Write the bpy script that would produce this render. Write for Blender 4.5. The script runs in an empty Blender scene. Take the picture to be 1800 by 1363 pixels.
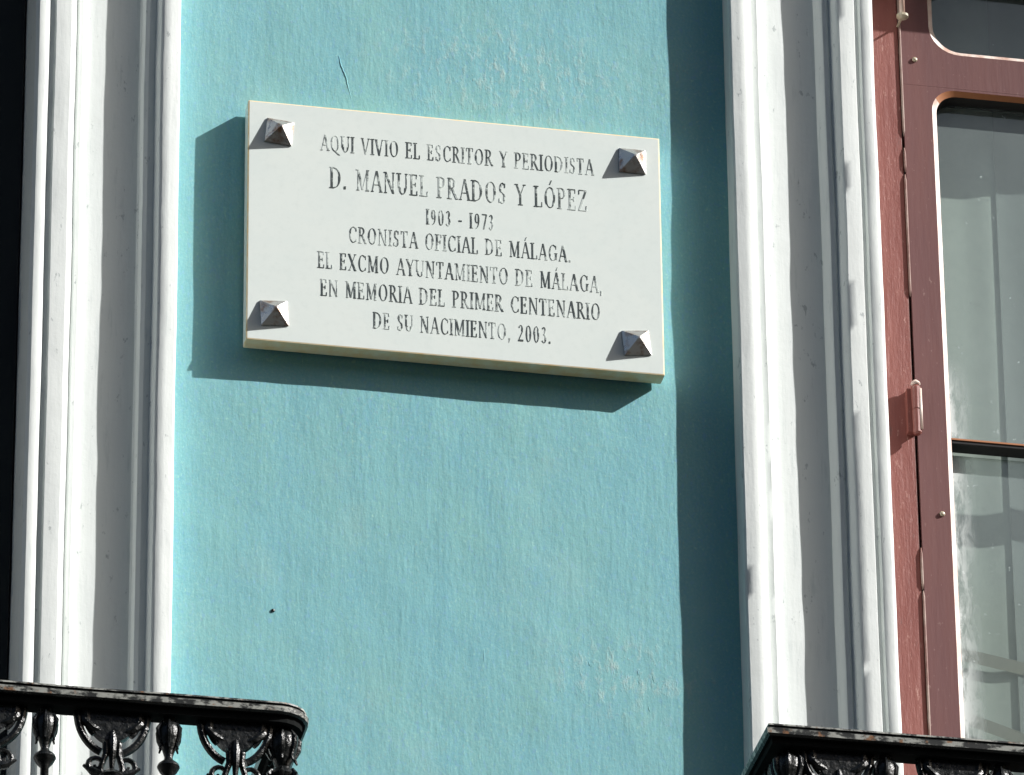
import bpy, bmesh, math, random
from mathutils import Vector, Matrix, noise
random.seed(7)
S = bpy.context.scene
C = S.collection
# ---------------------------------------------------------------- camera, sky, sun, exposure
cd = bpy.data.cameras.new('camera'); cam = bpy.data.objects.new('camera', cd); C.objects.link(cam)
cd.sensor_width = 36; cd.lens = 240; cd.clip_start = .1; cd.clip_end = 400
cam.matrix_world = Matrix(((0.98037924, -0.08529299, -0.17771225, -1.62143832),
                           (-0.19687249, -0.4688912, -0.86103557, -8.2749485),
                           (-0.00988741, 0.87912806, -0.47648305, 1.6),
                           (0, 0, 0, 1)))
S.camera = cam
TOSUN = Vector((2.22, -1.0, 1.62)).normalized()
elev = math.asin(TOSUN.z); az = math.atan2(TOSUN.x, TOSUN.y)
W = bpy.data.worlds.new('World'); S.world = W; W.use_nodes = True
nt = W.node_tree; bg = nt.nodes['Background']
sky = nt.nodes.new('ShaderNodeTexSky'); sky.sky_type = 'NISHITA'; sky.sun_disc = False
sky.dust_density = 3; sky.ozone_density = .6; sky.sun_elevation = elev; sky.sun_rotation = az
nt.links.new(sky.outputs[0], bg.inputs[0]); bg.inputs[1].default_value = .062
sd = bpy.data.lights.new('sun', 'SUN'); sd.energy = 5; sd.angle = math.radians(.5); sd.color = (1, .985, .96)
sun = bpy.data.objects.new('sun', sd); C.objects.link(sun)
sun.rotation_euler = TOSUN.to_track_quat('Z', 'Y').to_euler(); sun.location = (6, -6, 12)
S.view_settings.view_transform = 'Standard'; S.view_settings.look = 'None'
S.view_settings.gamma = 1; S.view_settings.use_curve_mapping = False
S.view_settings.exposure = .63

# ---------------------------------------------------------------- helpers
def tag(o, label=None, cat=None, group=None, kind=None):
    for k, v in (('label', label), ('category', cat), ('group', group), ('kind', kind)):
        if v: o[k] = v
    return o
def obj(name, bm, m, parent=None, smooth=False):
    bmesh.ops.recalc_face_normals(bm, faces=bm.faces[:])
    me = bpy.data.meshes.new(name); bm.to_mesh(me); bm.free()
    if m: me.materials.append(m)
    if smooth:
        for p in me.polygons: p.use_smooth = True
    o = bpy.data.objects.new(name, me); C.objects.link(o)
    if parent: o.parent = parent
    return o
def empty(name, loc):
    o = bpy.data.objects.new(name, None); C.objects.link(o); o.location = loc; o.empty_display_size = .1
    return o
def settle(root):                       # children are modelled in world space: take the base offset out
    for ch in root.children: ch.location = ch.location - root.location
def box(bm, x0, x1, y0, y1, z0, z1, bev=0):
    vs = [bm.verts.new((x, y, z)) for x in (x0, x1) for y in (y0, y1) for z in (z0, z1)]
    fs = [bm.faces.new([vs[i] for i in f]) for f in ((0,1,3,2),(4,6,7,5),(0,4,5,1),(2,3,7,6),(0,2,6,4),(1,5,7,3))]
    if bev:
        es = set(e for f in fs for e in f.edges)
        bmesh.ops.bevel(bm, geom=list(es), offset=bev, segments=2, profile=.6, affect='EDGES')
def lathe(bm, cx, cy, prof, n=14, sq=1.0):
    rings = []
    for r, z in prof:
        rings.append([bm.verts.new((cx + r*math.cos(2*math.pi*i/n), cy + sq*r*math.sin(2*math.pi*i/n), z)) for i in range(n)])
    for a, b in zip(rings, rings[1:]):
        for i in range(n): bm.faces.new((a[i], a[(i+1) % n], b[(i+1) % n], b[i]))
    bm.faces.new(rings[0][::-1]); bm.faces.new(rings[-1])
def tube(bm, pts, rad, n=8):
    pts = [Vector(p) for p in pts]; rings = []
    for i, p in enumerate(pts):
        t = (pts[min(i+1, len(pts)-1)] - pts[max(i-1, 0)]).normalized()
        a = t.cross(Vector((0, 1, 0)))
        if a.length < .1: a = t.cross(Vector((1, 0, 0)))
        a.normalize(); b = t.cross(a).normalized()
        r = rad[i] if isinstance(rad, (list, tuple)) else rad
        rings.append([bm.verts.new(p + r*(math.cos(2*math.pi*k/n)*a + math.sin(2*math.pi*k/n)*b)) for k in range(n)])
    for a, b in zip(rings, rings[1:]):
        for i in range(n): bm.faces.new((a[i], a[(i+1) % n], b[(i+1) % n], b[i]))
    bm.faces.new(rings[0][::-1]); bm.faces.new(rings[-1])

# ---------------------------------------------------------------- materials
class N:
    def __init__(s, name):
        s.m = bpy.data.materials.new(name); s.m.use_nodes = True; s.t = s.m.node_tree; s.b = s.t.nodes['Principled BSDF']
        s.co = s.t.nodes.new('ShaderNodeTexCoord').outputs['Object']
    def n(s, typ, **kw):
        x = s.t.nodes.new(typ)
        for k, v in kw.items():
            if k.startswith('i_'):
                key = k[2:]; x.inputs[int(key) if key.isdigit() else key].default_value = v
            else: setattr(x, k, v)
        return x
    def l(s, a, b): s.t.links.new(a, b)
    def vec(s, scale=(1,1,1), loc=(0,0,0)):
        g = s.n('ShaderNodeNewGeometry'); mp = s.n('ShaderNodeMapping'); mp.inputs['Scale'].default_value = scale
        mp.inputs['Location'].default_value = loc; s.l(g.outputs['Position'], mp.inputs['Vector']); return mp.outputs[0]
    def noise(s, sc, det=4, ro=.55, scale=(1,1,1), loc=(0,0,0), dist=0):
        x = s.n('ShaderNodeTexNoise'); x.inputs['Scale'].default_value = sc; x.inputs['Detail'].default_value = det
        x.inputs['Roughness'].default_value = ro; x.inputs['Distortion'].default_value = dist
        s.l(s.vec(scale, loc), x.inputs['Vector']); return x.outputs[0]
    def ramp(s, f, stops):
        r = s.n('ShaderNodeValToRGB'); e = r.color_ramp.elements
        while len(e) < len(stops): e.new(.5)
        for el, (p, c) in zip(e, stops):
            el.position = p; el.color = (c, c, c, 1) if isinstance(c, (int, float)) else (*c, 1)
        s.l(f, r.inputs[0]); return r.outputs[0]
    def mix(s, f, a, b, mode='MIX'):
        x = s.n('ShaderNodeMix', data_type='RGBA', blend_type=mode)
        for sock, v in ((x.inputs[0], f), (x.inputs[6], a), (x.inputs[7], b)):
            if hasattr(v, 'links'): s.l(v, sock)
            elif isinstance(v, (int, float)): sock.default_value = v
            else: sock.default_value = (*v, 1)
        return x.outputs[2]
    def col(s, c):
        if hasattr(c, 'links'): s.l(c, s.b.inputs['Base Color'])
        else: s.b.inputs['Base Color'].default_value = (*c, 1)
    def bump(s, hs):
        prev = None
        for h, st, d in hs:
            b = s.n('ShaderNodeBump'); b.inputs['Strength'].default_value = st; b.inputs['Distance'].default_value = d
            s.l(h, b.inputs['Height'])
            if prev: s.l(prev, b.inputs['Normal'])
            prev = b.outputs[0]
        s.l(prev, s.b.inputs['Normal'])
    def rough(s, r, spec=.5, metal=0):
        if hasattr(r, 'links'): s.l(r, s.b.inputs['Roughness'])
        else: s.b.inputs['Roughness'].default_value = r
        s.b.inputs['Specular IOR Level'].default_value = spec; s.b.inputs['Metallic'].default_value = metal

def m_teal():
    n = N('teal_plaster')
    big = n.noise(3.2, 5, .6); mid = n.noise(14, 5, .65, (1, 1, .45)); fine = n.noise(260, 3, .6)
    streak = n.noise(60, 4, .6, (1, 1, .12))
    c = n.mix(n.ramp(big, [(.35, 0), (.66, 1)]), (.185, .430, .458), (.215, .472, .472))
    c = n.mix(n.ramp(mid, [(.4, 0), (.62, .6)]), c, (.165, .42, .505))
    c = n.mix(n.ramp(fine, [(.42, 0), (.72, .45)]), c, (.31, .55, .53))
    c = n.mix(n.ramp(n.noise(150, 3, .6, (1, 1, .6), (9, 0, 1)), [(.55, 0), (.70, .75)]), c, (.20, .42, .57))
    c = n.mix(n.ramp(n.noise(180, 3, .6, (1, 1, .6), (1, 0, 9)), [(.60, 0), (.74, .7)]), c, (.34, .62, .54))
    c = n.mix(n.ramp(n.noise(9, 5, .65, (1, 1, .22), (4, 0, 3)), [(.52, 0), (.72, .45)]), c, (.20, .44, .46))
    c = n.mix(n.ramp(n.noise(340, 2, .5, (1, 1, .7), (3, 0, 1)), [(.6, 0), (.74, .5)]), c, (.27, .40, .40))
    c = n.mix(n.ramp(n.noise(5, 4, .6, (1, 1, 1.2), (7, 0, 2)), [(.56, 0), (.8, .35)]), c, (.35, .52, .49))
    # two weathered patches where the plaster has been filled and scraped: rougher, greyer
    def patch(cx, cz, rx, rz):
        g = n.n('ShaderNodeNewGeometry'); mp = n.n('ShaderNodeMapping', vector_type='POINT'); n.l(g.outputs['Position'], mp.inputs['Vector'])
        mp.inputs['Location'].default_value = (-cx/rx, 0, -cz/rz); mp.inputs['Scale'].default_value = (1/rx, .01, 1/rz)
        d = n.n('ShaderNodeVectorMath', operation='LENGTH'); n.l(mp.outputs[0], d.inputs[0]); return n.ramp(d.outputs['Value'], [(.25, 1), (1, 0)])
    pm = n.mix(1.0, patch(.09, 6.70, .26, .12), patch(.24, 5.74, .15, .09), 'ADD')
    pk = n.mix(1.0, pm, n.ramp(n.noise(70, 5, .7, (1, 1, .5), (4, 0, 4)), [(.5, 0), (.66, 1)]), 'MULTIPLY')
    c = n.mix(n.mix(1.0, pk, (.6, .6, .6), 'MULTIPLY'), c, (.44, .56, .52))
    n.col(c); n.rough(.75, .25)
    n.bump([(big, .5, .006), (streak, .26, .0025), (n.noise(45, 6, .62), .13, .004), (fine, .16, .0014), (n.noise(150, 3, .6, (1, 1, .3), (1, 5, 2)), .30, .0016), (pk, .22, .0016)])
    return n.m
def m_white():
    n = N('white_lime_paint')
    c = n.mix(n.ramp(n.noise(20, 5, .6, (1, 1, .25)), [(.4, 0), (.7, .5)]), (.73, .765, .745), (.66, .70, .69))
    c = n.mix(n.ramp(n.noise(120, 4, .6, (1, 1, .12), (2, 1, 0)), [(.58, 0), (.75, .6)]), c, (.54, .59, .58))
    c = n.mix(n.ramp(n.noise(75, 4, .7, (1, 1, .45), (5, 0, 0)), [(.645, 0), (.70, .7)]), c, (.34, .38, .38))
    n.col(c); n.rough(.6, .3)
    n.bump([(n.noise(70, 4, .6, (1, 1, .1)), .25, .002), (n.noise(30, 5, .6), .2, .003), (n.noise(220, 3, .6), .15, .001)])
    return n.m
def m_brown():
    n = N('red_brown_paint')
    c = n.mix(n.ramp(n.noise(30, 5, .6, (1, 1, .15)), [(.35, 0), (.68, 1)]), (.178, .052, .042), (.225, .076, .062))
    c = n.mix(n.ramp(n.noise(160, 4, .7, (1, 1, .35), (2, 0, 5)), [(.61, 0), (.70, .6)]), c, (.44, .25, .21))
    c = n.mix(n.ramp(n.noise(90, 4, .7, (1, 1, .2), (8, 0, 5)), [(.64, 0), (.74, .8)]), c, (.12, .055, .05))
    n.col(c); n.rough(.5, .4)
    n.bump([(n.noise(120, 5, .6, (1, 1, .12)), .5, .002), (n.noise(200, 4, .7, (1, 1, .5)), .35, .0015)])
    return n.m
def m_leafbrown():
    n = N('mauve_brown_paint')
    c = n.mix(n.ramp(n.noise(24, 5, .6, (1, 1, .15)), [(.35, 0), (.68, 1)]), (.122, .048, .047), (.142, .055, .049))
    c = n.mix(n.ramp(n.noise(200, 3, .7, (1, 1, .5), (2, 0, 5)), [(.66, 0), (.76, .5)]), c, (.34, .22, .20))
    n.col(c); n.rough(.5, .4)
    n.bump([(n.noise(120, 5, .6, (1, 1, .12)), .25, .0012)])
    return n.m
def m_edge():
    n = N('pale_edge_paint')
    c = n.mix(n.ramp(n.noise(60, 5, .6, (1, 1, .4)), [(.38, 0), (.62, 1)]), (.50, .33, .27), (.72, .62, .56))
    n.col(c); n.rough(.4, .5); return n.m
def m_seam():
    n = N('worn_seam_paint')
    c = n.mix(n.ramp(n.noise(60, 5, .6, (1, 1, .4)), [(.38, 0), (.62, 1)]), (.20, .10, .085), (.33, .25, .215))
    n.col(c); n.rough(.6, .3); return n.m
def m_worn_ink():
    n = N('worn_black_letter_paint')
    c = n.mix(n.ramp(n.noise(26, 5, .7, (1, 1, 1.6), (2, 0, 6)), [(.49, 0), (.58, .9)]), (.065, .08, .08), (.60, .66, .63))
    n.col(c); n.rough(.7, .2); return n.m
def m_marble():
    n = N('white_marble')
    c = n.mix(n.ramp(n.noise(5, 6, .6, (1, 1, 1.8), dist=1.2), [(.4, 0), (.75, .5)]), (.72, .775, .74), (.64, .72, .70))
    c = n.mix(n.ramp(n.noise(90, 5, .6), [(.5, 0), (.75, .3)]), c, (.60, .66, .63))
    n.col(c); n.rough(.35, .4); n.bump([(n.noise(60, 4, .6), .05, .001)]); return n.m
def m_edgestone():
    n = N('cut_marble_edge')
    c = n.mix(n.ramp(n.noise(50, 5, .6), [(.35, 0), (.7, 1)]), (.80, .60, .32), (.80, .74, .56))
    n.col(c); n.rough(.6, .3); return n.m
def m_iron():
    n = N('black_cast_iron')
    c = n.mix(n.ramp(n.noise(70, 5, .7), [(.55, 0), (.75, 1)]), (.006, .007, .007), (.022, .023, .022))
    n.col(c); n.rough(n.ramp(n.noise(90, 4, .6), [(.3, .18), (.7, .42)]), .42)
    n.bump([(n.noise(160, 4, .65), .6, .002), (n.noise(40, 3, .5), .4, .003)]); return n.m
def m_railtop():
    n = N('weathered_highlit_rail')
    f = n.noise(85, 5, .7, (.55, 1, 1))
    c = n.mix(n.ramp(f, [(.46, 0), (.56, 1)]), (.018, .02, .02), (.36, .37, .34))
    c = n.mix(n.ramp(n.noise(60, 4, .6, (1, 1, 1), (4, 2, 1)), [(.60, 0), (.66, .8)]), c, (.26, .12, .05))
    n.col(c); n.rough(.45, .5); n.bump([(f, .5, .0012)]); return n.m
def m_stud():
    n = N('polished_bronze_stud')
    c = n.mix(n.ramp(n.noise(50, 4, .6), [(.5, 0), (.68, 1)]), (.58, .56, .54), (.30, .18, .12))
    n.col(c); n.rough(n.ramp(n.noise(110, 4, .6), [(.35, .25), (.7, .40)]), .5, 1)
    n.bump([(n.noise(160, 3, .6), .25, .001)]); return n.m
def simple(name, c, r=.7, spec=.3):
    n = N(name); k = n.noise(40, 4, .6)
    n.col(n.mix(n.ramp(k, [(.35, 0), (.7, .35)]), c, tuple(v*.8 for v in c))); n.rough(r, spec)
    n.bump([(n.noise(90, 4, .6), .15, .001)]); return n.m
def m_glass():
    n = N('filmy_window_glass'); t = n.t
    out = t.nodes['Material Output']
    tr = n.n('ShaderNodeBsdfTransparent'); tr.inputs[0].default_value = (.93, .97, .95, 1)
    gl = n.n('ShaderNodeBsdfGlossy'); gl.inputs['Roughness'].default_value = .06; gl.inputs[0].default_value = (.98, 1, .90, 1)
    gb = n.n('ShaderNodeBump'); gb.inputs['Strength'].default_value = .06; gb.inputs['Distance'].default_value = .01; n.l(n.noise(6, 3, .5, (1, 1, .5)), gb.inputs['Height']); n.l(gb.outputs[0], gl.inputs['Normal'])
    gg = n.n('ShaderNodeNewGeometry'); dt = n.n('ShaderNodeVectorMath', operation='DOT_PRODUCT'); n.l(gg.outputs['Normal'], dt.inputs[0]); n.l(gg.outputs['Incoming'], dt.inputs[1])
    ab = n.n('ShaderNodeMath', operation='ABSOLUTE'); n.l(dt.outputs['Value'], ab.inputs[0])
    om = n.n('ShaderNodeMath', operation='SUBTRACT'); om.inputs[0].default_value = 1; n.l(ab.outputs[0], om.inputs[1])
    pw = n.n('ShaderNodeMath', operation='POWER'); n.l(om.outputs[0], pw.inputs[0]); pw.inputs[1].default_value = 5
    fr = n.n('ShaderNodeMath', operation='MULTIPLY_ADD'); n.l(pw.outputs[0], fr.inputs[0]); fr.inputs[1].default_value = .87; fr.inputs[2].default_value = .13
    df = n.n('ShaderNodeBsdfDiffuse'); df.inputs[0].default_value = (.36, .42, .41, 1)
    # pale diffuse film: thin all over, thick white streaks close to the hanging stile
    sep = n.n('ShaderNodeSeparateXYZ'); g = n.n('ShaderNodeNewGeometry'); n.l(g.outputs['Position'], sep.inputs[0])
    near = n.n('ShaderNodeMapRange'); near.inputs[1].default_value = .738; near.inputs[2].default_value = .785
    near.inputs[3].default_value = 1; near.inputs[4].default_value = 0; n.l(sep.outputs[0], near.inputs[0])
    zr = n.n('ShaderNodeMapRange', interpolation_type='SMOOTHSTEP'); zr.inputs[1].default_value = 6.36; zr.inputs[2].default_value = 6.27
    zr.inputs[3].default_value = 0; zr.inputs[4].default_value = 1; n.l(sep.outputs[2], zr.inputs[0])
    sm = n.ramp(n.noise(50, 5, .65, (1.2, 1, .38), dist=.5), [(.38, .25), (.54, 1)])
    a = n.n('ShaderNodeMath', operation='MULTIPLY'); n.l(near.outputs[0], a.inputs[0]); n.l(zr.outputs[0], a.inputs[1])
    b = n.n('ShaderNodeMath', operation='MULTIPLY'); n.l(a.outputs[0], b.inputs[0]); n.l(sm, b.inputs[1])
    base = n.ramp(n.noise(7, 4, .6, (1, 1, .7)), [(.3, .22), (.75, .36)])
    spots = n.ramp(n.noise(120, 2, .5, (1, 1, 1), (3, 3, 3)), [(.72, 0), (.76, .6)])
    ad = n.n('ShaderNodeMath', operation='ADD', use_clamp=True); n.l(base, ad.inputs[0]); n.l(b.outputs[0], ad.inputs[1])
    ad2 = n.n('ShaderNodeMath', operation='ADD', use_clamp=True); n.l(ad.outputs[0], ad2.inputs[0]); n.l(spots, ad2.inputs[1])
    n.l(n.mix(b.outputs[0], (.36, .42, .41), (.95, .98, .96)), df.inputs[0])
    m1 = n.n('ShaderNodeMixShader'); n.l(fr.outputs[0], m1.inputs[0]); n.l(tr.outputs[0], m1.inputs[1]); n.l(gl.outputs[0], m1.inputs[2])
    m2 = n.n('ShaderNodeMixShader'); n.l(ad2.outputs[0], m2.inputs[0]); n.l(m1.outputs[0], m2.inputs[1]); n.l(df.outputs[0], m2.inputs[2])
    # the inner face of the pane has no film and only lets light through
    inner = n.n('ShaderNodeBsdfTransparent')
    gt = n.n('ShaderNodeMath', operation='GREATER_THAN'); n.l(sep.outputs[1], gt.inputs[0]); gt.inputs[1].default_value = .0985
    m3 = n.n('ShaderNodeMixShader'); n.l(gt.outputs[0], m3.inputs[0]); n.l(m2.outputs[0], m3.inputs[1]); n.l(inner.outputs[0], m3.inputs[2])
    n.l(m3.outputs[0], out.inputs[0]); return n.m
M = dict(teal=m_teal(), white=m_white(), brown=m_brown(), leaf=m_leafbrown(), edge=m_edge(), marble=m_marble(), cut=m_edgestone(),
         iron=m_iron(), rail=m_railtop(), stud=m_stud(), glass=m_glass(),
         seam=m_seam(), matt=simple('matt_black_iron_paint', (.008, .009, .009), .9, .05), wood=simple('bare_orange_wood', (.42, .17, .075), .5, .4), ink=m_worn_ink(), black=simple('near_black_painted_shade', (.012, .016, .017), .6), cloth2=simple('darker_curtain_lining', (.26, .30, .29), .9), shade_dark=simple('rebate_bar_painted_shade', (.02, .018, .018), .7), steel=simple('worn_brass', (.42, .36, .26), .35, .6),
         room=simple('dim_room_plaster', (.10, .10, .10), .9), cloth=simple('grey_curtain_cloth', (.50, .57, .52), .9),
         tan=simple('beige_ribbon', (.24, .245, .20), .9), street=simple('dark_street_paving', (.07, .07, .068), .85), across=simple('added_house_brown_plaster', (.16, .14, .12), .9),
         slab=simple('grey_stone_slab', (.42, .42, .40), .7))

# ---------------------------------------------------------------- street and building
FLOOR, TOP = 4.47, 7.045           # openings
LX0, LX1 = -1.702, -.605           # left opening (inner arris of its surround)
RX0, RX1 = .6235, 1.72             # right opening
WL, WR = .2075, .2165              # surround widths
bm = bmesh.new(); v = [bm.verts.new(p) for p in ((-60, -60, 0), (60, -60, 0), (60, 0, 0), (-60, 0, 0))]; bm.faces.new(v)
tag(obj('street', bm, M['street']), 'dark paved street below the facade', kind='structure')

fac = empty('house_facade', (0, 0, 0))
tag(fac, 'turquoise plastered house wall with white moulded surrounds round its balcony windows', 'building')
def wall_patch(bm, x0, x1, z0, z1, step):
    nx = max(1, round((x1-x0)/step)); nz = max(1, round((z1-z0)/step)); g = []
    for j in range(nz+1):
        row = []
        for i in range(nx+1):
            x = x0+(x1-x0)*i/nx; z = z0+(z1-z0)*j/nz
            y = .0016*noise.noise(Vector((x*4, 0, z*4))) + .0007*noise.noise(Vector((x*19, 3, z*13)))
            row.append(bm.verts.new((x, y, z)))
        g.append(row)
    for j in range(nz):
        for i in range(nx): bm.faces.new((g[j][i], g[j][i+1], g[j+1][i+1], g[j+1][i]))
def flat_patch(bm, x0, x1, z0, z1):
    bm.faces.new([bm.verts.new(p) for p in ((x0, 0, z0), (x1, 0, z0), (x1, 0, z1), (x0, 0, z1))])
bm = bmesh.new()
xs = [-6, LX0-.1, LX1+.1, RX0-.1, RX1+.1, 6]
flat_patch(bm, xs[0], xs[1], 0, 9.5); flat_patch(bm, xs[4], xs[5], 0, 9.5)
for a, b in ((1, 2), (3, 4)):
    flat_patch(bm, xs[a], xs[b], 0, FLOOR); flat_patch(bm, xs[a], xs[b], TOP+.1, 9.5)
flat_patch(bm, xs[2], xs[3], 0, 4.9); wall_patch(bm, xs[2], xs[3], 4.9, 7.6, .012); flat_patch(bm, xs[2], xs[3], 7.6, 9.5)
wall = obj('wall', bm, M['teal'], fac, True)
# plaster scars on the wall: a short ridge and fine cracks above the plaque
def scar(pts, r, m):
    bm = bmesh.new()
    P = [Vector((p[0], .0004, p[1])) for p in pts]
    Q = []
    for a, b in zip(P, P[1:]):
        for k in range(5): Q.append(a.lerp(b, k/5) + Vector((random.uniform(-.0006, .0006), 0, random.uniform(-.0006, .0006))))
    Q.append(P[-1]); tube(bm, Q, [r*(.35+.65*math.sin(math.pi*(i+.5)/len(Q))) for i in range(len(Q))], 6)
    return obj('plaster_scar', bm, m, fac, True)

OUTER = [(0,-.012),(0,.036),(.003,.0395),(.014,.041),(.025,.0415),(.029,.039),(.031,.028),(.035,.0225),(.039,.023),(.044,.0245),(.050,.022),(.053,.008),(.056,.006)]
FLAT = [(.056,.006),(.085,.0064),(.110,.0056),(.132,.006)]
INNER = [(.132,.006),(.134,.009),(.137,.020),(.141,.0235),(.147,.0235),(.150,.020),(.154,.025),(.157,.038),(.161,.0415),(.172,.042),(.183,.0415),(.1855,.034),(.1905,.033),(.193,.039),(.198,.0412),(.207,.040),(.212,.034),(.212,-.135)]
def surround_piece(name, prof, x0, x1, w, parent, seed):
    k = w/.212; bm = bmesh.new(); rows = []
    def ring(f):
        r = []
        for s, p in prof:
            x, z, t = f(w - s*k); 
            nn = .0014*noise.noise(Vector((seed+s*9, t*3.1, 1))) + .0006*noise.noise(Vector((seed+s*40, t*14, 5)))
            nx = .0011*noise.noise(Vector((seed+s*14, t*4.7, 9))) + .0003*noise.noise(Vector((seed+s*60, t*24, 9)))
            if s == 0 or p < -.05: nn *= .3
            r.append(bm.verts.new((x+nx, -p-nn if p > .001 else -p, z)))
        rows.append(r)
    nz = 170
    for j in range(nz): ring(lambda o, j=j: (x0-o, FLOOR+(TOP-.01-FLOOR)*j/(nz-1), FLOOR+(TOP-FLOOR)*j/(nz-1)))
    for j in range(21):
        q = j/20
        ring(lambda o, q=q: (x0-o+(x1-x0+2*o)*q, TOP+o, 20+q))
    for j in range(nz): ring(lambda o, j=j: (x1+o, FLOOR+(TOP-.01-FLOOR)*(nz-1-j)/(nz-1), 40+j*.015))
    for a, b in zip(rows, rows[1:]):
        for i in range(len(prof)-1): bm.faces.new((a[i], a[i+1], b[i+1], b[i]))
    o = obj(name, bm, M['white'], parent, True)
    o.data.set_sharp_from_angle(angle=math.radians(38)); return o
for x0, x1, w, sd_ in ((LX0, LX1, WL, 3), (RX0, RX1, WR, 31)):
    b = surround_piece('window_surround', FLAT, x0, x1, w, fac, sd_)
    surround_piece('outer_moulding', OUTER, x0, x1, w, b, sd_)
    surround_piece('inner_moulding', INNER, x0, x1, w, b, sd_)
for x0, x1, D in ((-2.05, -.25, .39), (.325, 2.02, .43)):
    bm = bmesh.new(); box(bm, x0, x1, -D, -.001, FLOOR-.11, FLOOR-.03, .008); obj('balcony_slab', bm, M['slab'], fac)
# small marks on the plaster
scar([(-.1625, 6.698), (-.158, 6.680), (-.152, 6.662), (-.147, 6.640), (-.140, 6.612)], .0016, M['teal'])
scar([(.062, 6.755), (.074, 6.751), (.087, 6.742), (.098, 6.728), (.104, 6.715)], .0009, M['teal'])
scar([(.031, 6.692), (.035, 6.682), (.041, 6.670)], .0011, M['teal'])
scar([(.2385, 6.69), (.239, 6.66), (.238, 6.635)], .0010, M['teal'])
scar([(.043, 5.775), (.0435, 5.755), (.0435, 5.735)], .0010, M['teal'])
for k in range(16):
    x = random.gauss(.235, .035); z = 5.745 + (x-.235)*-.2 + random.gauss(0, .014)
    if x < .315: scar([(x, z), (x+random.uniform(-.003, .004), z-random.uniform(.004, .016))], random.uniform(.0004, .0008), M['teal'])
bm = bmesh.new(); lathe(bm, 0, 0, [(.0012, 0), (.0022, .0012), (.0028, .0018), (.0020, .003)], 10)
bmesh.ops.rotate(bm, verts=bm.verts[:], matrix=Matrix.Rotation(math.radians(90), 3, 'X'))
bmesh.ops.translate(bm, verts=bm.verts[:], vec=(-.252, .001, 5.798))
tag(obj('nail', bm, M['iron'], None, True), 'tiny dark nail head in the turquoise wall, well below the left end of the plaque', 'nail')
# rooms behind the windows
for x0, x1 in ((LX0, LX1), (RX0, RX1)):
    bm = bmesh.new(); a, b = x0-.5, x1+.5; y0, y1 = .1365, 3.2; z0, z1 = FLOOR-.02, 7.6
    for f in (((a,y1,z0),(b,y1,z0),(b,y1,z1),(a,y1,z1)), ((a,y0,z0),(a,y1,z0),(a,y1,z1),(a,y0,z1)), ((b,y0,z0),(b,y1,z0),(b,y1,z1),(b,y0,z1)),
              ((a,y0,z0),(b,y0,z0),(b,y1,z0),(a,y1,z0)), ((a,y0,z1),(b,y0,z1),(b,y1,z1),(a,y1,z1)),
              ((a,y0,z0),(x0,y0,z0),(x0,y0,z1),(a,y0,z1)), ((x1,y0,z0),(b,y0,z0),(b,y0,z1),(x1,y0,z1)), ((x0,y0,TOP),(x1,y0,TOP),(x1,y0,z1),(x0,y0,z1))):
        bm.faces.new([bm.verts.new(p) for p in f])
    tag(obj('room', bm, M['room']), 'dim room behind the balcony window', kind='structure')

# unseen house added across the street to block sky light and shade the paving
bm = bmesh.new(); box(bm, -24, 26, -20, -12.2, .004, 12.0); box(bm, -24.3, 26.3, -20.2, -11.9, 12.002, 12.25)
oh = obj('added_opposite_house', bm, M['across']); tag(oh, 'unseen plain brown plastered house behind the viewer, added to block sky light', 'building')
wm = None
for k in range(13):
    for z0 in (1.0, 5.0, 8.8):
        if wm is None:
            bm = bmesh.new(); box(bm, 0, 1.2, -12.198, -12.12, 0, 2.3, .01); wm = obj('added_house_window', bm, M['leaf'], oh)
            bm = bmesh.new()
            for a in (.08, .63): box(bm, a, a+.49, -12.119, -12.112, .1, 2.2)
            bmw = obj('pane', bm, M['black'], wm); o = wm
        else:
            o = wm.copy(); C.objects.link(o); q = bmw.copy(); C.objects.link(q); q.parent = o
        o.location = (-22+k*3.7, 0, z0)

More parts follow.
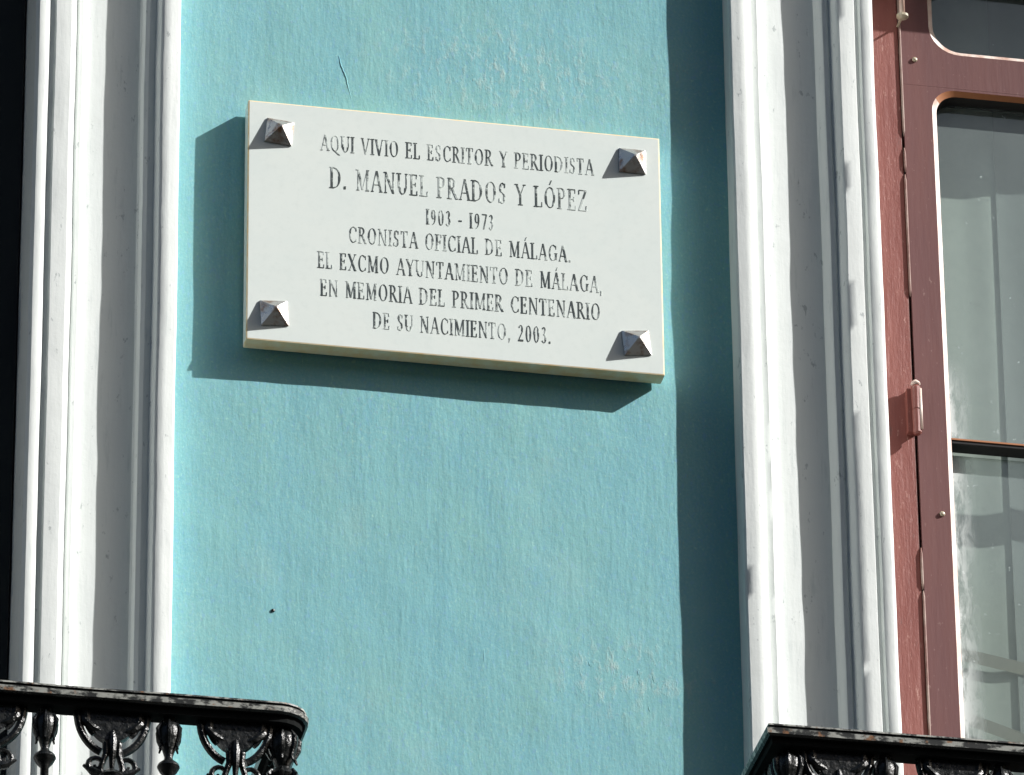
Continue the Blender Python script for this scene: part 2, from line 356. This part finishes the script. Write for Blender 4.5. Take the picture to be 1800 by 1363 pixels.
# ---------------------------------------------------------------- balcony doors
def rr(x0, x1, z0, z1, r, n=8):                     # rounded rectangle, counter-clockwise
    pts = []
    for cx, cz, a0 in ((x1-r, z0+r, -90), (x1-r, z1-r, 0), (x0+r, z1-r, 90), (x0+r, z0+r, 180)):
        for k in range(n+1):
            a = math.radians(a0+90*k/n); pts.append((cx+r*math.cos(a), cz+r*math.sin(a)))
    return pts
def cell(bm, rim, X0, X1, Z0, Z1, x0, x1, z0, z1, r, yf, yb):
    b = .0075
    A = rr(x0, x1, z0, z1, r); B = rr(x0+b, x1-b, z0+b, z1-b, r-b*.6); n = len(A); out = []
    for k, (x, z) in enumerate(A):
        q, m = divmod(k, 9); cx = (X1, X1, X0, X0)[q]; cz = (Z0, Z1, Z1, Z0)[q]
        # first half of a corner arc belongs to one side, second half to the next
        if q == 0: o = (x, Z0) if m < 4 else ((X1, Z0) if m == 4 else (X1, z))
        elif q == 1: o = (X1, z) if m < 4 else ((X1, Z1) if m == 4 else (x, Z1))
        elif q == 2: o = (x, Z1) if m < 4 else ((X0, Z1) if m == 4 else (X0, z))
        else: o = (X0, z) if m < 4 else ((X0, Z0) if m == 4 else (x, Z0))
        out.append(o)
    V = lambda B_, P, y: [B_.verts.new((p[0], y, p[1])) for p in P]
    vo, va = V(bm, out, yf), V(bm, A, yf)
    vob, vbb = V(bm, out, yb), V(bm, B, yb)
    for k in range(n):
        j = (k+1) % n
        bm.faces.new((vo[k], vo[j], va[j], va[k])); bm.faces.new((vob[k], vob[j], vbb[j], vbb[k])); bm.faces.new((vo[k], vo[j], vob[j], vob[k]))
    ra, rb = V(rim, A, yf), V(rim, B, yf+.005); 
    for k in range(n):
        j = (k+1) % n
        rim.faces.new((ra[k], ra[j], rb[j], rb[k]))
    vb = V(bm, B, yf+.005)
    for k in range(n):
        j = (k+1) % n; bm.faces.new((vb[k], vb[j], vbb[j], vbb[k]))
def door(X0, X1, label, post, paint):
    root = empty('balcony_door', ((X0+X1)/2, .09, FLOOR)); tag(root, label, 'balcony door', 'tall glazed doors onto the balconies')
    YF = .068; JW = .070
    bm = bmesh.new()                                     # jamb posts + head
    box(bm, X0+.002, X0+JW-.003, YF+.002, .134, FLOOR, TOP-.03, .002); box(bm, X1-JW+.003, X1-.002, YF+.002, .134, FLOOR, TOP-.03, .002)
    box(bm, X0+.002, X1-.002, YF+.004, .132, TOP-.029, TOP-.001)
    obj('jamb', bm, post, root)
    mid = (X0+X1)/2
    for hand in (0, 1):
        a = X0+JW if hand == 0 else mid+.002; b = mid-.002 if hand == 0 else X1-JW
        st = .0435; rims = bmesh.new(); bm = bmesh.new()
        bl, br = (a+st, b-.05) if hand == 0 else (a+.05, b-st)
        zt = TOP-.033
        cell(bm, rims, a, b, 5.02, 6.7838, bl, br, 5.09, 6.780, .036, YF, YF+.036)
        cell(bm, rims, a, b, 6.7841, zt, bl, br, 6.842, zt-.03, .046, YF, YF+.036)
        box(bm, a, b, YF, YF+.036, FLOOR+.01, 5.0197, .002)
        lf = obj('leaf', bm, paint, root)
        lf.data.materials.append(M['shade_dark'])
        for p in lf.data.polygons:             # rebates round the panes: their shade is put in as near-black colour
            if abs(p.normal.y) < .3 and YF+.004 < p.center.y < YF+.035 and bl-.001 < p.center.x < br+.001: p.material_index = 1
        rim = obj('pale_rim', rims, M['edge'], lf, True); rim.data.materials.append(M['wood'])  # rim round each pane is coloured paler than the leaf
        for p in rim.data.polygons:           # top edges are rubbed down to bare wood
            if abs(p.normal.z) > .25 and 6.7 < p.center.z < 6.79: p.material_index = 1
        bm = bmesh.new(); box(bm, bl+.03, br-.03, YF-.006, YF-.0001, FLOOR+.08, 4.97, .004); obj('panel', bm, paint, lf)
        for z0, z1 in ((5.092, 5.604), (5.616, 6.184), (6.2065, 6.777)):
            bm = bmesh.new(); box(bm, bl+.001, br-.001, YF+.0285, YF+.0325, z0, z1); obj('pane', bm, M['glass'], lf)
        bm = bmesh.new(); box(bm, bl+.001, br-.001, YF+.0285, YF+.0325, 6.845, zt-.033); obj('pane', bm, M['glass'], lf)
        for z in (5.610, 6.1955):
            bm = bmesh.new(); box(bm, bl+.0078, br-.0078, YF+.006, YF+.034, z-.004, z+.004, .0012); obj('glazing_bar', bm, M['shade_dark'], lf)  # whole bar coloured near black to stand for its shaded underside
            bm = bmesh.new(); box(bm, bl+.0078, br-.0078, YF+.0045, YF+.0058, z+.0015, z+.004); obj('glazing_bar_nosing', bm, M['wood'], lf)
        # pale worn lip down the hanging edge, broken by gaps
        bm = bmesh.new(); x = a-.0015 if hand == 0 else b+.0015; z = FLOOR+.02
        while z < zt-.02:
            L = random.uniform(.04, .35)
            x_ = x+random.uniform(-.0006, .0006)
            if not (6.17 < z+L and z < 6.275): tube(bm, [(x_, YF+.0008, z), (x_, YF+.0002, z+.01), (x_, YF+.0002, z+L-.01), (x_, YF+.0008, z+L)], [.0008, .0019, .0019, .0008], 6)
            z += L+random.choice((.002, .004, .02))
        obj('worn_edge', bm, M['seam'], lf, True)
        hx = a-.004 if hand == 0 else b+.004
        for hz in (5.1, 6.230):
            bm = bmesh.new(); y = YF-.014
            lathe(bm, hx, y, [(.004, hz-.040), (.0065, hz-.037), (.0065, hz-.001), (.0055, hz), (.0065, hz+.001), (.0072, hz+.03), (.0072, hz+.036), (.004, hz+.040)], 12)
            box(bm, hx-.012, hx+.001, y+.004, YF+.0025, hz-.034, hz+.036)
            h = obj('hinge', bm, post, lf, False)
            bm = bmesh.new(); tube(bm, [(hx+.0055, y-.0045, hz-.033), (hx+.0055, y-.0045, hz+.033)], .0022, 6)  # pale strip paints in the sunlit right edge of the barrel
            lathe(bm, hx, y, [(.0035, hz+.0402), (.0075, hz+.042), (.006, hz+.045), (.003, hz+.048)], 10)
            obj('hinge_highlight', bm, M['edge'], lf, True)
        bm = bmesh.new(); hz = 6.885; y = YF-.030         # long upper rod with brass collar
        lathe(bm, hx, y, [(.0042, hz), (.0045, hz+.13)], 10); obj('bolt_rod', bm, M['edge'], lf, True)
        bm = bmesh.new(); lathe(bm, hx, y, [(.004, hz-.008), (.009, hz-.005), (.009, hz-.001)], 10); box(bm, hx-.0015, hx+.0015, y+.003, YF, hz-.004, hz-.002)
        obj('rod_collar', bm, M['steel'], lf, False)
        for sx, sz in ((a+.020 if hand == 0 else b-.020, 6.827), (a+.031 if hand == 0 else b-.031, 6.072)):
            bm = bmesh.new(); lathe(bm, 0, 0, [(.0036, 0), (.0042, .0015), (.0030, .0034)], 10)
            bmesh.ops.rotate(bm, verts=bm.verts[:], matrix=Matrix.Rotation(math.radians(90), 3, 'X'))
            bmesh.ops.translate(bm, verts=bm.verts[:], vec=(sx, YF, sz)); obj('screw', bm, M['steel'], lf, True)
    settle(root); return root
door(LX0, LX1, 'dark balcony door deep in shade at the left edge, left of the plaque', M['black'], M['black'])  # near-black colour stands in for the same brown paint in deep shade
door(RX0, RX1, 'sunlit red-brown balcony door with rounded glass panes, right of the plaque', M['brown'], M['leaf'])
def curtain(x0, x1, label):
    bm = bmesh.new(); n = 160; zs = (FLOOR+.05, 5.2, 5.8, 6.4, TOP-.01); rows = []
    for z in zs:
        r = []
        for i in range(n+1):
            x = x0+(x1-x0)*i/n
            y = .150 + .0022*math.sin(x*38+1.5*math.sin(x*9)+.4*z) + .0008*math.sin(x*95+z)
            r.append(bm.verts.new((x, y, z)))
        rows.append(r)
    for a, b in zip(rows, rows[1:]):
        for i in range(n): bm.faces.new((a[i], a[i+1], b[i+1], b[i]))
    root = obj('curtain', bm, M['cloth'], None, True); tag(root, label, 'curtain', 'curtains hanging behind the balcony doors')
    k = bmesh.new(); k_rows = []
    for z in (FLOOR+.06, 5.5, 6.2, TOP-.02):
        k_rows.append([k.verts.new((x0+.205+.25*i/40 + .004*math.sin(z*3), .1435+.0012*math.sin(i*.55+z), z)) for i in range(41)])
    for a, b in zip(k_rows, k_rows[1:]):
        for i in range(40): k.faces.new((a[i], a[i+1], b[i+1], b[i]))
    obj('lining', k, M['cloth2'], root, True)
    for z, s in ((5.917, .16), (5.835, .31)):
        bm = bmesh.new(); P = []
        for i in range(41):
            x = x0+(x1-x0)*.5*i/40; y = .1400 + .0008*math.sin(x*38)
            P.append((bm.verts.new((x, y, z-s*(x-x0))), bm.verts.new((x, y+.001, z-.020-s*(x-x0)))))
        for p, q in zip(P, P[1:]): bm.faces.new((p[0], q[0], q[1], p[1]))
        obj('ribbon', bm, M['tan'], root, True)
curtain(LX0+.02, LX1-.02, 'grey curtain hidden behind the shaded left balcony door')
curtain(RX0+.02, RX1-.02, 'grey-green curtain behind the glass of the right balcony door')

# ---------------------------------------------------------------- memorial plaque
PX0, PX1, PZ0, PZ1 = -.2985, .3005, 6.2020, 6.5905; YFP = -.032
pl = empty('memorial_plaque', (0, 0, PZ0))
tag(pl, 'white marble memorial plaque with black Spanish inscription and four pyramid studs on the turquoise wall', 'plaque')
bm = bmesh.new(); box(bm, PX0, PX1, YFP, -.005, PZ0, PZ1, .0022); slab = obj('slab', bm, M['marble'], pl)
slab.data.materials.append(M['cut'])
for p in slab.data.polygons:
    if p.area < .003 or abs(p.normal.z) > .9: p.material_index = 1
for x in (PX0+.035, PX1-.035):
    for z in (PZ0+.035, PZ1-.035):
        bm = bmesh.new(); box(bm, x-.012, x+.012, -.0048, .004, z-.012, z+.012); obj('mounting_pad', bm, M['iron'], pl)
for x, z in ((-.2535, 6.5415), (.2595, 6.5475), (-.2590, 6.2465), (.2600, 6.2500)):
    h = .0195; r = .0195
    bm = bmesh.new(); a = math.radians(random.uniform(-6, 6))
    base = []; 
    for sx, sz in ((-1, -1), (1, -1), (1, 1), (-1, 1)):
        px, pz = sx*r*math.cos(a)-sz*r*math.sin(a), sx*r*math.sin(a)+sz*r*math.cos(a)
        base.append((px, pz))
    b0 = [bm.verts.new((x+p, YFP+.0005, z+q)) for p, q in base]; b1 = [bm.verts.new((x+p, YFP-.0018, z+q)) for p, q in base]
    t = .0012; tp = [bm.verts.new((x+p*t/r, YFP-h, z+q*t/r)) for p, q in base]
    for i in range(4):
        j = (i+1) % 4; bm.faces.new((b0[i], b0[j], b1[j], b1[i])); bm.faces.new((b1[i], b1[j], tp[j], tp[i]))
    bm.faces.new(tp); bm.faces.new(b0[::-1]); obj('stud', bm, M['stud'], pl)

# inscription: roman capitals drawn stroke by stroke. unit: cap height 1
TH, TN = .135, .040
def ln(p, q, w): return ('l', p, q, w)
def serif(x, y, w=.17): return ('l', (x-w, y+(.02 if y < .5 else -.02)), (x+w, y+(.02 if y < .5 else -.02)), -TN)
def arc(cx, cy, rx, ry, a0, a1, n=14): return ('a', cx, cy, rx, ry, a0, a1, n)
def stem(x): return [ln((x, 0), (x, 1), TH), serif(x, 0), serif(x, 1)]
def tee(x, y0, y1): return ('l', (x, y0), (x, y1), TN*1.4)
G = {
 'A': (.78, [ln((.08, 0), (.38, 1), TN*1.3), ln((.40, 1), (.70, 0), TH), ln((.18, .34), (.60, .34), -TN), serif(.08, 0, .10), serif(.70, 0, .12)]),
 'C': (.78, [arc(.44, .5, .37, .5, 50, 310), tee(.70, .72, .95), tee(.70, .08, .24)]),
 'D': (.84, stem(.14) + [arc(.30, .5, .46, .48, -90, 90), ln((.10, .98), (.32, .98), -TN), ln((.10, .02), (.32, .02), -TN)]),
 'E': (.62, stem(.14) + [ln((.1, .98), (.52, .98), -TN), ln((.1, .52), (.42, .52), -TN), ln((.1, .02), (.55, .02), -TN), tee(.51, .80, .98), tee(.54, .02, .22), tee(.42, .42, .62)]),
 'F': (.58, stem(.14) + [ln((.1, .98), (.52, .98), -TN), ln((.1, .52), (.42, .52), -TN), tee(.51, .80, .98), tee(.42, .42, .62)]),
 'G': (.84, [arc(.44, .5, .37, .5, 50, 310), tee(.70, .72, .95), ln((.70, .08), (.70, .42), TH), serif(.70, .44, .13)]),
 'I': (.30, stem(.15)),
 'L': (.60, stem(.14) + [ln((.1, .02), (.54, .02), -TN), tee(.54, .02, .24)]),
 'M': (.98, [ln((.14, 0), (.14, 1), TN*1.3), ln((.16, 1), (.48, .05), TH), ln((.48, .05), (.80, 1), TN), ln((.82, 0), (.82, 1), TH), serif(.14, 0, .10), serif(.82, 0, .13), serif(.10, 1, .09), serif(.86, 1, .09)]),
 'N': (.84, [ln((.14, 0), (.14, 1), TN*1.3), ln((.14, 1), (.70, 0), TH), ln((.70, 0), (.70, 1), TN*1.3), serif(.14, 0, .10), serif(.10, 1, .08), serif(.70, 1, .10)]),
 'O': (.86, [arc(.43, .5, .37, .5, 0, 360, 26)]),
 'P': (.64, stem(.14) + [arc(.28, .74, .30, .25, -90, 90), ln((.1, .98), (.30, .98), -TN), ln((.1, .50), (.30, .50), -TN)]),
 'Q': (.86, [arc(.43, .5, .37, .5, 0, 360, 26), ln((.42, .02), (.82, -.22), TH)]),
 'R': (.72, stem(.14) + [arc(.28, .75, .28, .24, -90, 90), ln((.1, .98), (.30, .98), -TN), ln((.1, .51), (.30, .51), -TN), ln((.32, .51), (.66, 0), TH), serif(.68, 0, .07)]),
 'S': (.58, [arc(.29, .75, .20, .25, 40, 270), arc(.29, .25, .22, .25, 90, -140), tee(.47, .76, .96), tee(.08, .04, .24)]),
 'T': (.68, [ln((.34, 0), (.34, 1), TH), serif(.34, 0), ln((.04, .98), (.64, .98), -TN), tee(.05, .78, .98), tee(.63, .78, .98)]),
 'U': (.80, [ln((.14, .3), (.14, 1), TH), arc(.41, .32, .27, .32, 180, 360), ln((.68, .3), (.68, 1), TN*1.3), serif(.14, 1), serif(.68, 1, .11)]),
 'V': (.76, [ln((.08, 1), (.38, 0), TH), ln((.38, 0), (.68, 1), TN*1.3), serif(.08, 1, .12), serif(.68, 1, .10)]),
 'X': (.76, [ln((.10, 1), (.66, 0), TH), ln((.12, 0), (.64, 1), TN*1.3), serif(.10, 1, .11), serif(.64, 1, .10), serif(.12, 0, .10), serif(.66, 0, .11)]),
 'Y': (.72, [ln((.08, 1), (.36, .48), TH), ln((.66, 1), (.36, .48), TN*1.3), ln((.36, 0), (.36, .5), TH), serif(.36, 0), serif(.08, 1, .12), serif(.66, 1, .10)]),
 'Z': (.66, [ln((.06, .98), (.60, .98), -TN), ln((.58, .98), (.08, .02), TH), ln((.06, .02), (.60, .02), -TN), tee(.07, .78, .98), tee(.59, .02, .24)]),
 '0': (.62, [arc(.31, .5, .25, .5, 0, 360, 24)]),
 '1': (.36, stem(.18)), '2': (.58, [arc(.28, .74, .21, .25, 160, -30), ln((.46, .62), (.08, .03), TN*1.6), ln((.06, .05), (.52, .05), -TN*2.4)]),
 '3': (.56, [arc(.26, .76, .19, .23, 150, -90), arc(.26, .27, .23, .27, 90, -150)]),
 '7': (.56, [ln((.06, .96), (.52, .96), -TN*2), ln((.50, .96), (.22, 0), TH*.9)]),
 '9': (.60, [arc(.29, .68, .22, .31, 0, 360, 20), arc(.16, .62, .36, .62, 10, -85)]),
 '.': (.26, [ln((.12, .0), (.12, .13), TH)]), ',': (.26, [ln((.12, .02), (.12, .13), TH), ln((.13, .06), (.08, -.16), TN*1.4)]),
 '-': (.48, [ln((.08, .40), (.40, .40), -TN*2)]), ' ': (.42, []),
}
G['\u00d3'] = (G['O'][0], G['O'][1] + [ln((.40, 1.10), (.54, 1.32), TN*2.2)])
G['\u00c1'] = (G['A'][0], G['A'][1] + [ln((.36, 1.10), (.50, 1.32), TN*2.2)])
layer = [0]
def inscribe(text, xa, xb, z0, cap):
    total = sum(G[c][0] for c in text) + .12*(len(text)-1); sx = (xb-xa)/total; sz = cap
    bm = bmesh.new(); x = 0
    def quad(a, b, c, d):
        layer[0] = (layer[0]+1) % 9; y0 = YFP-.00025-layer[0]*.00004
        P = [(xa+(x+p[0])*sx, z0+p[1]*sz) for p in (a, b, c, d)]
        f = [bm.verts.new((p[0], y0, p[1])) for p in P]; g = [bm.verts.new((p[0], YFP+.0002, p[1])) for p in P]
        bm.faces.new(f)
        for i in range(4): j = (i+1) % 4; bm.faces.new((f[i], f[j], g[j], g[i]))
    for ch in text:
        wd, parts = G[ch]
        for p in parts:
            if p[0] == 'l':
                _, a, b, w = p
                if w < 0: w = -w; quad((a[0], a[1]-w/2), (b[0], b[1]-w/2), (b[0], b[1]+w/2), (a[0], a[1]+w/2))
                else: quad((a[0]-w/2, a[1]), (a[0]+w/2, a[1]), (b[0]+w/2, b[1]), (b[0]-w/2, b[1]))
            else:
                _, cx, cy, rx, ry, a0, a1, n = p; pr = None
                for k in range(n+1):
                    a = math.radians(a0+(a1-a0)*k/n); t = TN+(TH-TN)*abs(math.cos(a))**1.4
                    o = (cx+rx*math.cos(a), cy+ry*math.sin(a)); i_ = (cx+(rx-t)*math.cos(a), cy+(ry-max(TN, t*.45))*math.sin(a))
                    if pr: quad(pr[0], o, i_, pr[1])
                    pr = (o, i_)
        x += wd+.12
    return obj('inscription_line', bm, M['ink'], pl)
for args in (
 ('AQUI VIVIO EL ESCRITOR Y PERIODISTA', -.1935, .2030, 6.5185, .0262),
 ('D. MANUEL PRADOS Y L\u00d3PEZ', -.1800, .1925, 6.4580, .0345),
 ('1903 - 1973', -.0420, .0565, 6.4130, .0250),
 ('CRONISTA OFICIAL DE M\u00c1LAGA.', -.1530, .1680, 6.3720, .0262),
 ('EL EXCMO AYUNTAMIENTO DE M\u00c1LAGA,', -.1970, .2130, 6.3265, .0268),
 ('EN MEMORIA DEL PRIMER CENTENARIO', -.1930, .2090, 6.2820, .0268),
 ('DE SU NACIMIENTO, 2003.', -.1180, .1370, 6.2370, .0262)): inscribe(*args)
settle(pl)

# ---------------------------------------------------------------- balcony railings
def sweep_rail(bm, path, prof, closed=True):
    n = len(path); rows = []
    for i, (x, y) in enumerate(path):
        a = Vector(path[max(i-1, 0)]); b = Vector(path[i]); c = Vector(path[min(i+1, n-1)])
        d1 = (b-a).normalized() if i else (c-b).normalized(); d2 = (c-b).normalized() if i < n-1 else d1
        n1 = Vector((d1.y, -d1.x)); n2 = Vector((d2.y, -d2.x)); m = (n1+n2).normalized(); m = m/max(.3, m.dot(n1))
        rows.append([bm.verts.new((x+m.x*o, y+m.y*o, z+.0008*noise.noise(Vector((x*9, y*9, z*50))))) for o, z in prof])
    k = len(prof)
    for a, b in zip(rows, rows[1:]):
        for i in range(k): bm.faces.new((a[i], a[(i+1) % k], b[(i+1) % k], b[i]))
    bm.faces.new(rows[0]); bm.faces.new(rows[-1][::-1])
def railing(xc, hw, D, zr, label, sm, bm_, period, corner):
    """sm / bm_: x of one small baluster and one large cast ornament; the rest repeat with the period"""
    root = empty('balcony_railing', (xc, -D, FLOOR)); tag(root, label, 'railing', 'black cast-iron balcony railings')
    xl, xr = xc-hw, xc+hw
    # handrail path: wall -> front left -> front right -> wall
    path = [(xl, -.0)]
    def cor(cx, cy, sx):
        if not corner: return [(cx, cy)]
        r = corner; out = []
        for k in range(6):
            a = math.radians(90*k/5)
            if sx < 0: out.append((cx+r-r*math.cos(a), cy+r-r*math.sin(a)))
            else: out.append((cx-r+r*math.sin(a), cy+r-r*math.cos(a)))
        return out
    path += [(xl, -D*.35), (xl, -D*.7)] + cor(xl, -D, -1) + [(xl+(xr-xl)*k/60, -D) for k in range(2, 59)] + cor(xr, -D, 1) + [(xr, -D*.7), (xr, -D*.35), (xr, 0)]
    z = zr
    prof = [(-.0225, z-.019), (.019, z-.019), (.0225, z-.0165), (.0235, z-.0095), (.020, z-.0075), (.0185, z-.0055), (.0205, z-.0042), (.0205, z-.002), (.016, z), (-.018, z), (-.0225, z-.004)]
    bm = bmesh.new(); sweep_rail(bm, path, prof); hr = obj('handrail', bm, M['iron'], root, True); hr.data.materials.append(M['rail']); hr.data.materials.append(M['matt'])
    for p in hr.data.polygons:
        k = p.index % len(prof)
        if p.loop_total == 4 and k in (2, 6, 7, 8): p.material_index = 1  # front band is weathered; pale colour on the top lip paints its highlight
        elif p.loop_total == 4 and k == 0: p.material_index = 2
    hr.data.set_sharp_from_angle(angle=math.radians(35))
    prof2 = [(-.015, z-.0285), (.0150, z-.0285), (.0150, z-.0192), (-.015, z-.0192)]
    bm = bmesh.new(); sweep_rail(bm, path, prof2); obj('under_bar', bm, M['matt'], root)
    prof3 = [(-.012, FLOOR+.07), (.012, FLOOR+.07), (.012, FLOOR+.085), (-.012, FLOOR+.085)]
    bm = bmesh.new(); sweep_rail(bm, path, prof3); obj('lower_bar', bm, M['iron'], root)
    zu = z-.0287; zb = FLOOR+.0852
    def bal_mesh():
        bm = bmesh.new()
        lathe(bm, 0, 0, [(.0075, zu), (.0070, zu-.006), (.0125, zu-.010), (.0150, zu-.020), (.0135, zu-.032), (.0085, zu-.046), (.0055, zu-.056), (.0062, zu-.060), (.0135, zu-.066), (.0150, zu-.070),
              (.0115, zu-.077), (.0055, zu-.084), (.0052, zu-.30), (.0062, zu-.34), (.012, zu-.36), (.0062, zu-.38), (.0052, zu-.42), (.0052, zb+.14), (.012, zb+.11), (.016, zb+.05), (.010, zb+.02), (.013, zb)], 14)
        for k in range(6):      # leaf ribs on the bulb
            a = k*math.pi/3+.4; c, s = math.cos(a), math.sin(a)
            tube(bm, [(c*.010, s*.010, zu-.006), (c*.0165, s*.0165, zu-.018), (c*.0150, s*.0150, zu-.030), (c*.0115, s*.0115, zu-.040), (c*.014, s*.014, zu-.047)], [.0015, .0030, .0030, .0022, .0012], 6)
        return bm
    def orn_mesh():
        bm = bmesh.new(); T = .0065
        # palmette: solid spandrel under the rail, pierced by two eyes
        def U(t): return (.0455*math.cos(t), zu-.0585*math.sin(t))
        outer = [U(math.pi*k/24) for k in range(25)]
        def plate(inner_s, outer_s):
            A = [(x*inner_s, zu+(zz-zu)*inner_s) for x, zz in outer]; B = [(x*outer_s, zu+(zz-zu)*outer_s) for x, zz in outer]
            for (p, q, r, s) in zip(A, A[1:], B[1:], B):
                vs = [[bm.verts.new((v_[0], y, v_[1])) for v_ in (p, q, r, s)] for y in (-T, T)]
                bm.faces.new(vs[0]); bm.faces.new(vs[1][::-1])
                for i in range(4): j = (i+1) % 4; bm.faces.new((vs[0][i], vs[0][j], vs[1][j], vs[1][i]))
        plate(.02, .72); 
        for sgn in (-1, 1):
            arm = [(sgn*.0455*math.cos(t), 0, zu-.0585*math.sin(t)) for t in [math.radians(a) for a in range(0, 76, 8)]]
            tube(bm, arm, [.0055]*len(arm), 8)
            arm2 = [(sgn*.0345*math.cos(t), -.002, zu-.045*math.sin(t)) for t in [math.radians(a) for a in range(-2, 47, 8)]]
            tube(bm, arm2, [.0065, .0065, .006, .0055, .005, .0045, .0035], 8)
            tube(bm, [(sgn*.040, 0, zu-.002), (sgn*.036, -.003, zu-.014), (sgn*.026, -.004, zu-.024), (sgn*.013, -.003, zu-.028)], [.004, .006, .006, .003], 8)
            # volutes at the foot
            vol = []
            for k in range(16):
                a = math.radians(-60+k*27); r = .013*(1-k/20)
                vol.append((sgn*(.019+r*math.cos(a)), -.001, zu-.074+r*math.sin(a)))
            tube(bm, vol, [.0042*(1-k/28) for k in range(16)], 7)
            tube(bm, [(sgn*.004, -.003, zu-.036), (sgn*.009, -.007, zu-.046), (sgn*.008, -.006, zu-.060), (sgn*.014, -.003, zu-.078), (sgn*.012, 0, zu-.105)], [.002, .0045, .0045, .004, .0045], 8)
            tube(bm, [(sgn*.012, 0, zu-.105), (sgn*.030, 0, zu-.20), (sgn*.034, 0, zu-.33), (sgn*.012, 0, zu-.46), (sgn*.010, 0, zb+.22), (sgn*.034, 0, zb+.12), (sgn*.020, 0, zb)], .0052, 8)
            tube(bm, [(sgn*.010, -.001, zu-.088), (sgn*.024, -.001, zu-.084), (sgn*.037, -.001, zu-.076)], [.006, .006, .002], 7)
        tube(bm, [(0, -.006, zu-.028), (0, -.010, zu-.044), (0, -.008, zu-.062), (0, -.004, zu-.080)], [.0035, .006, .005, .003], 8)
        lathe(bm, 0, 0, [(.004, zu-.098), (.016, zu-.094), (.018, zu-.090), (.012, zu-.084), (.004, zu-.078)], 12)
        return bm
    def newel_mesh():
        bm = bmesh.new()
        lathe(bm, 0, 0, [(.010, zu), (.011, zu-.004), (.018, zu-.009), (.0205, zu-.020), (.0185, zu-.032), (.0125, zu-.046), (.010, zu-.054), (.018, zu-.062), (.0205, zu-.067), (.0175, zu-.075), (.0105, zu-.084),
              (.0105, zu-.30), (.016, zu-.32), (.0105, zu-.34), (.0105, zb+.12), (.02, zb+.08), (.022, zb+.03), (.018, zb)], 16)
        for k in range(7):
            a = k*2*math.pi/7+.9; c, s = math.cos(a), math.sin(a)
            tube(bm, [(c*.014, s*.014, zu-.004), (c*.0215, s*.0215, zu-.016), (c*.0205, s*.0205, zu-.028), (c*.015, s*.015, zu-.040), (c*.019, s*.019, zu-.048)], [.002, .004, .0038, .003, .0015], 7)
            tube(bm, [(c*.017, s*.017, zu-.060), (c*.022, s*.022, zu-.067), (c*.016, s*.016, zu-.078)], [.002, .0035, .002], 7)
        return bm
    prot = {}
    def put(kind, fn, x, y, rz=0):
        if kind not in prot: o = obj(kind, fn(), M['iron'], root, True); o.data.set_sharp_from_angle(angle=math.radians(42)); prot[kind] = o
        else: o = prot[kind].copy(); C.objects.link(o); o.parent = root
        o.location = (x, y, 0); o.rotation_euler = (0, 0, rz)
    for sx in (-1, 1): put('corner_post', newel_mesh, xc+sx*(hw-.012), -D+.010)
    k0 = -20
    for k in range(-20, 21):
        x = sm+k*period
        if xl+.050 < x < xr-.050: put('baluster', bal_mesh, x, -D)
        x = bm_+k*period
        if xl+.052 < x < xr-.052: put('cast_ornament', orn_mesh, x, -D)
    for sx in (-1, 1):
        x = xc+sx*hw; y = -D+.095
        while y < -.05:
            put('cast_ornament', orn_mesh, x, y, math.pi/2); y += .08
            if y < -.04: put('baluster', bal_mesh, x, y)
            y += .08
    settle(root); return root
railing(-1.1435, .860, .36, 5.4755, 'black cast-iron balcony railing with rounded corner, at lower left below the dark doorway', -.447, -.5212, .161, .022)
railing(1.1640, .800, .38, 5.4905, 'black cast-iron balcony railing with sharp mitred corner, at lower right below the red-brown door', .505, .440, .157, 0)
S.render.engine = 'CYCLES'
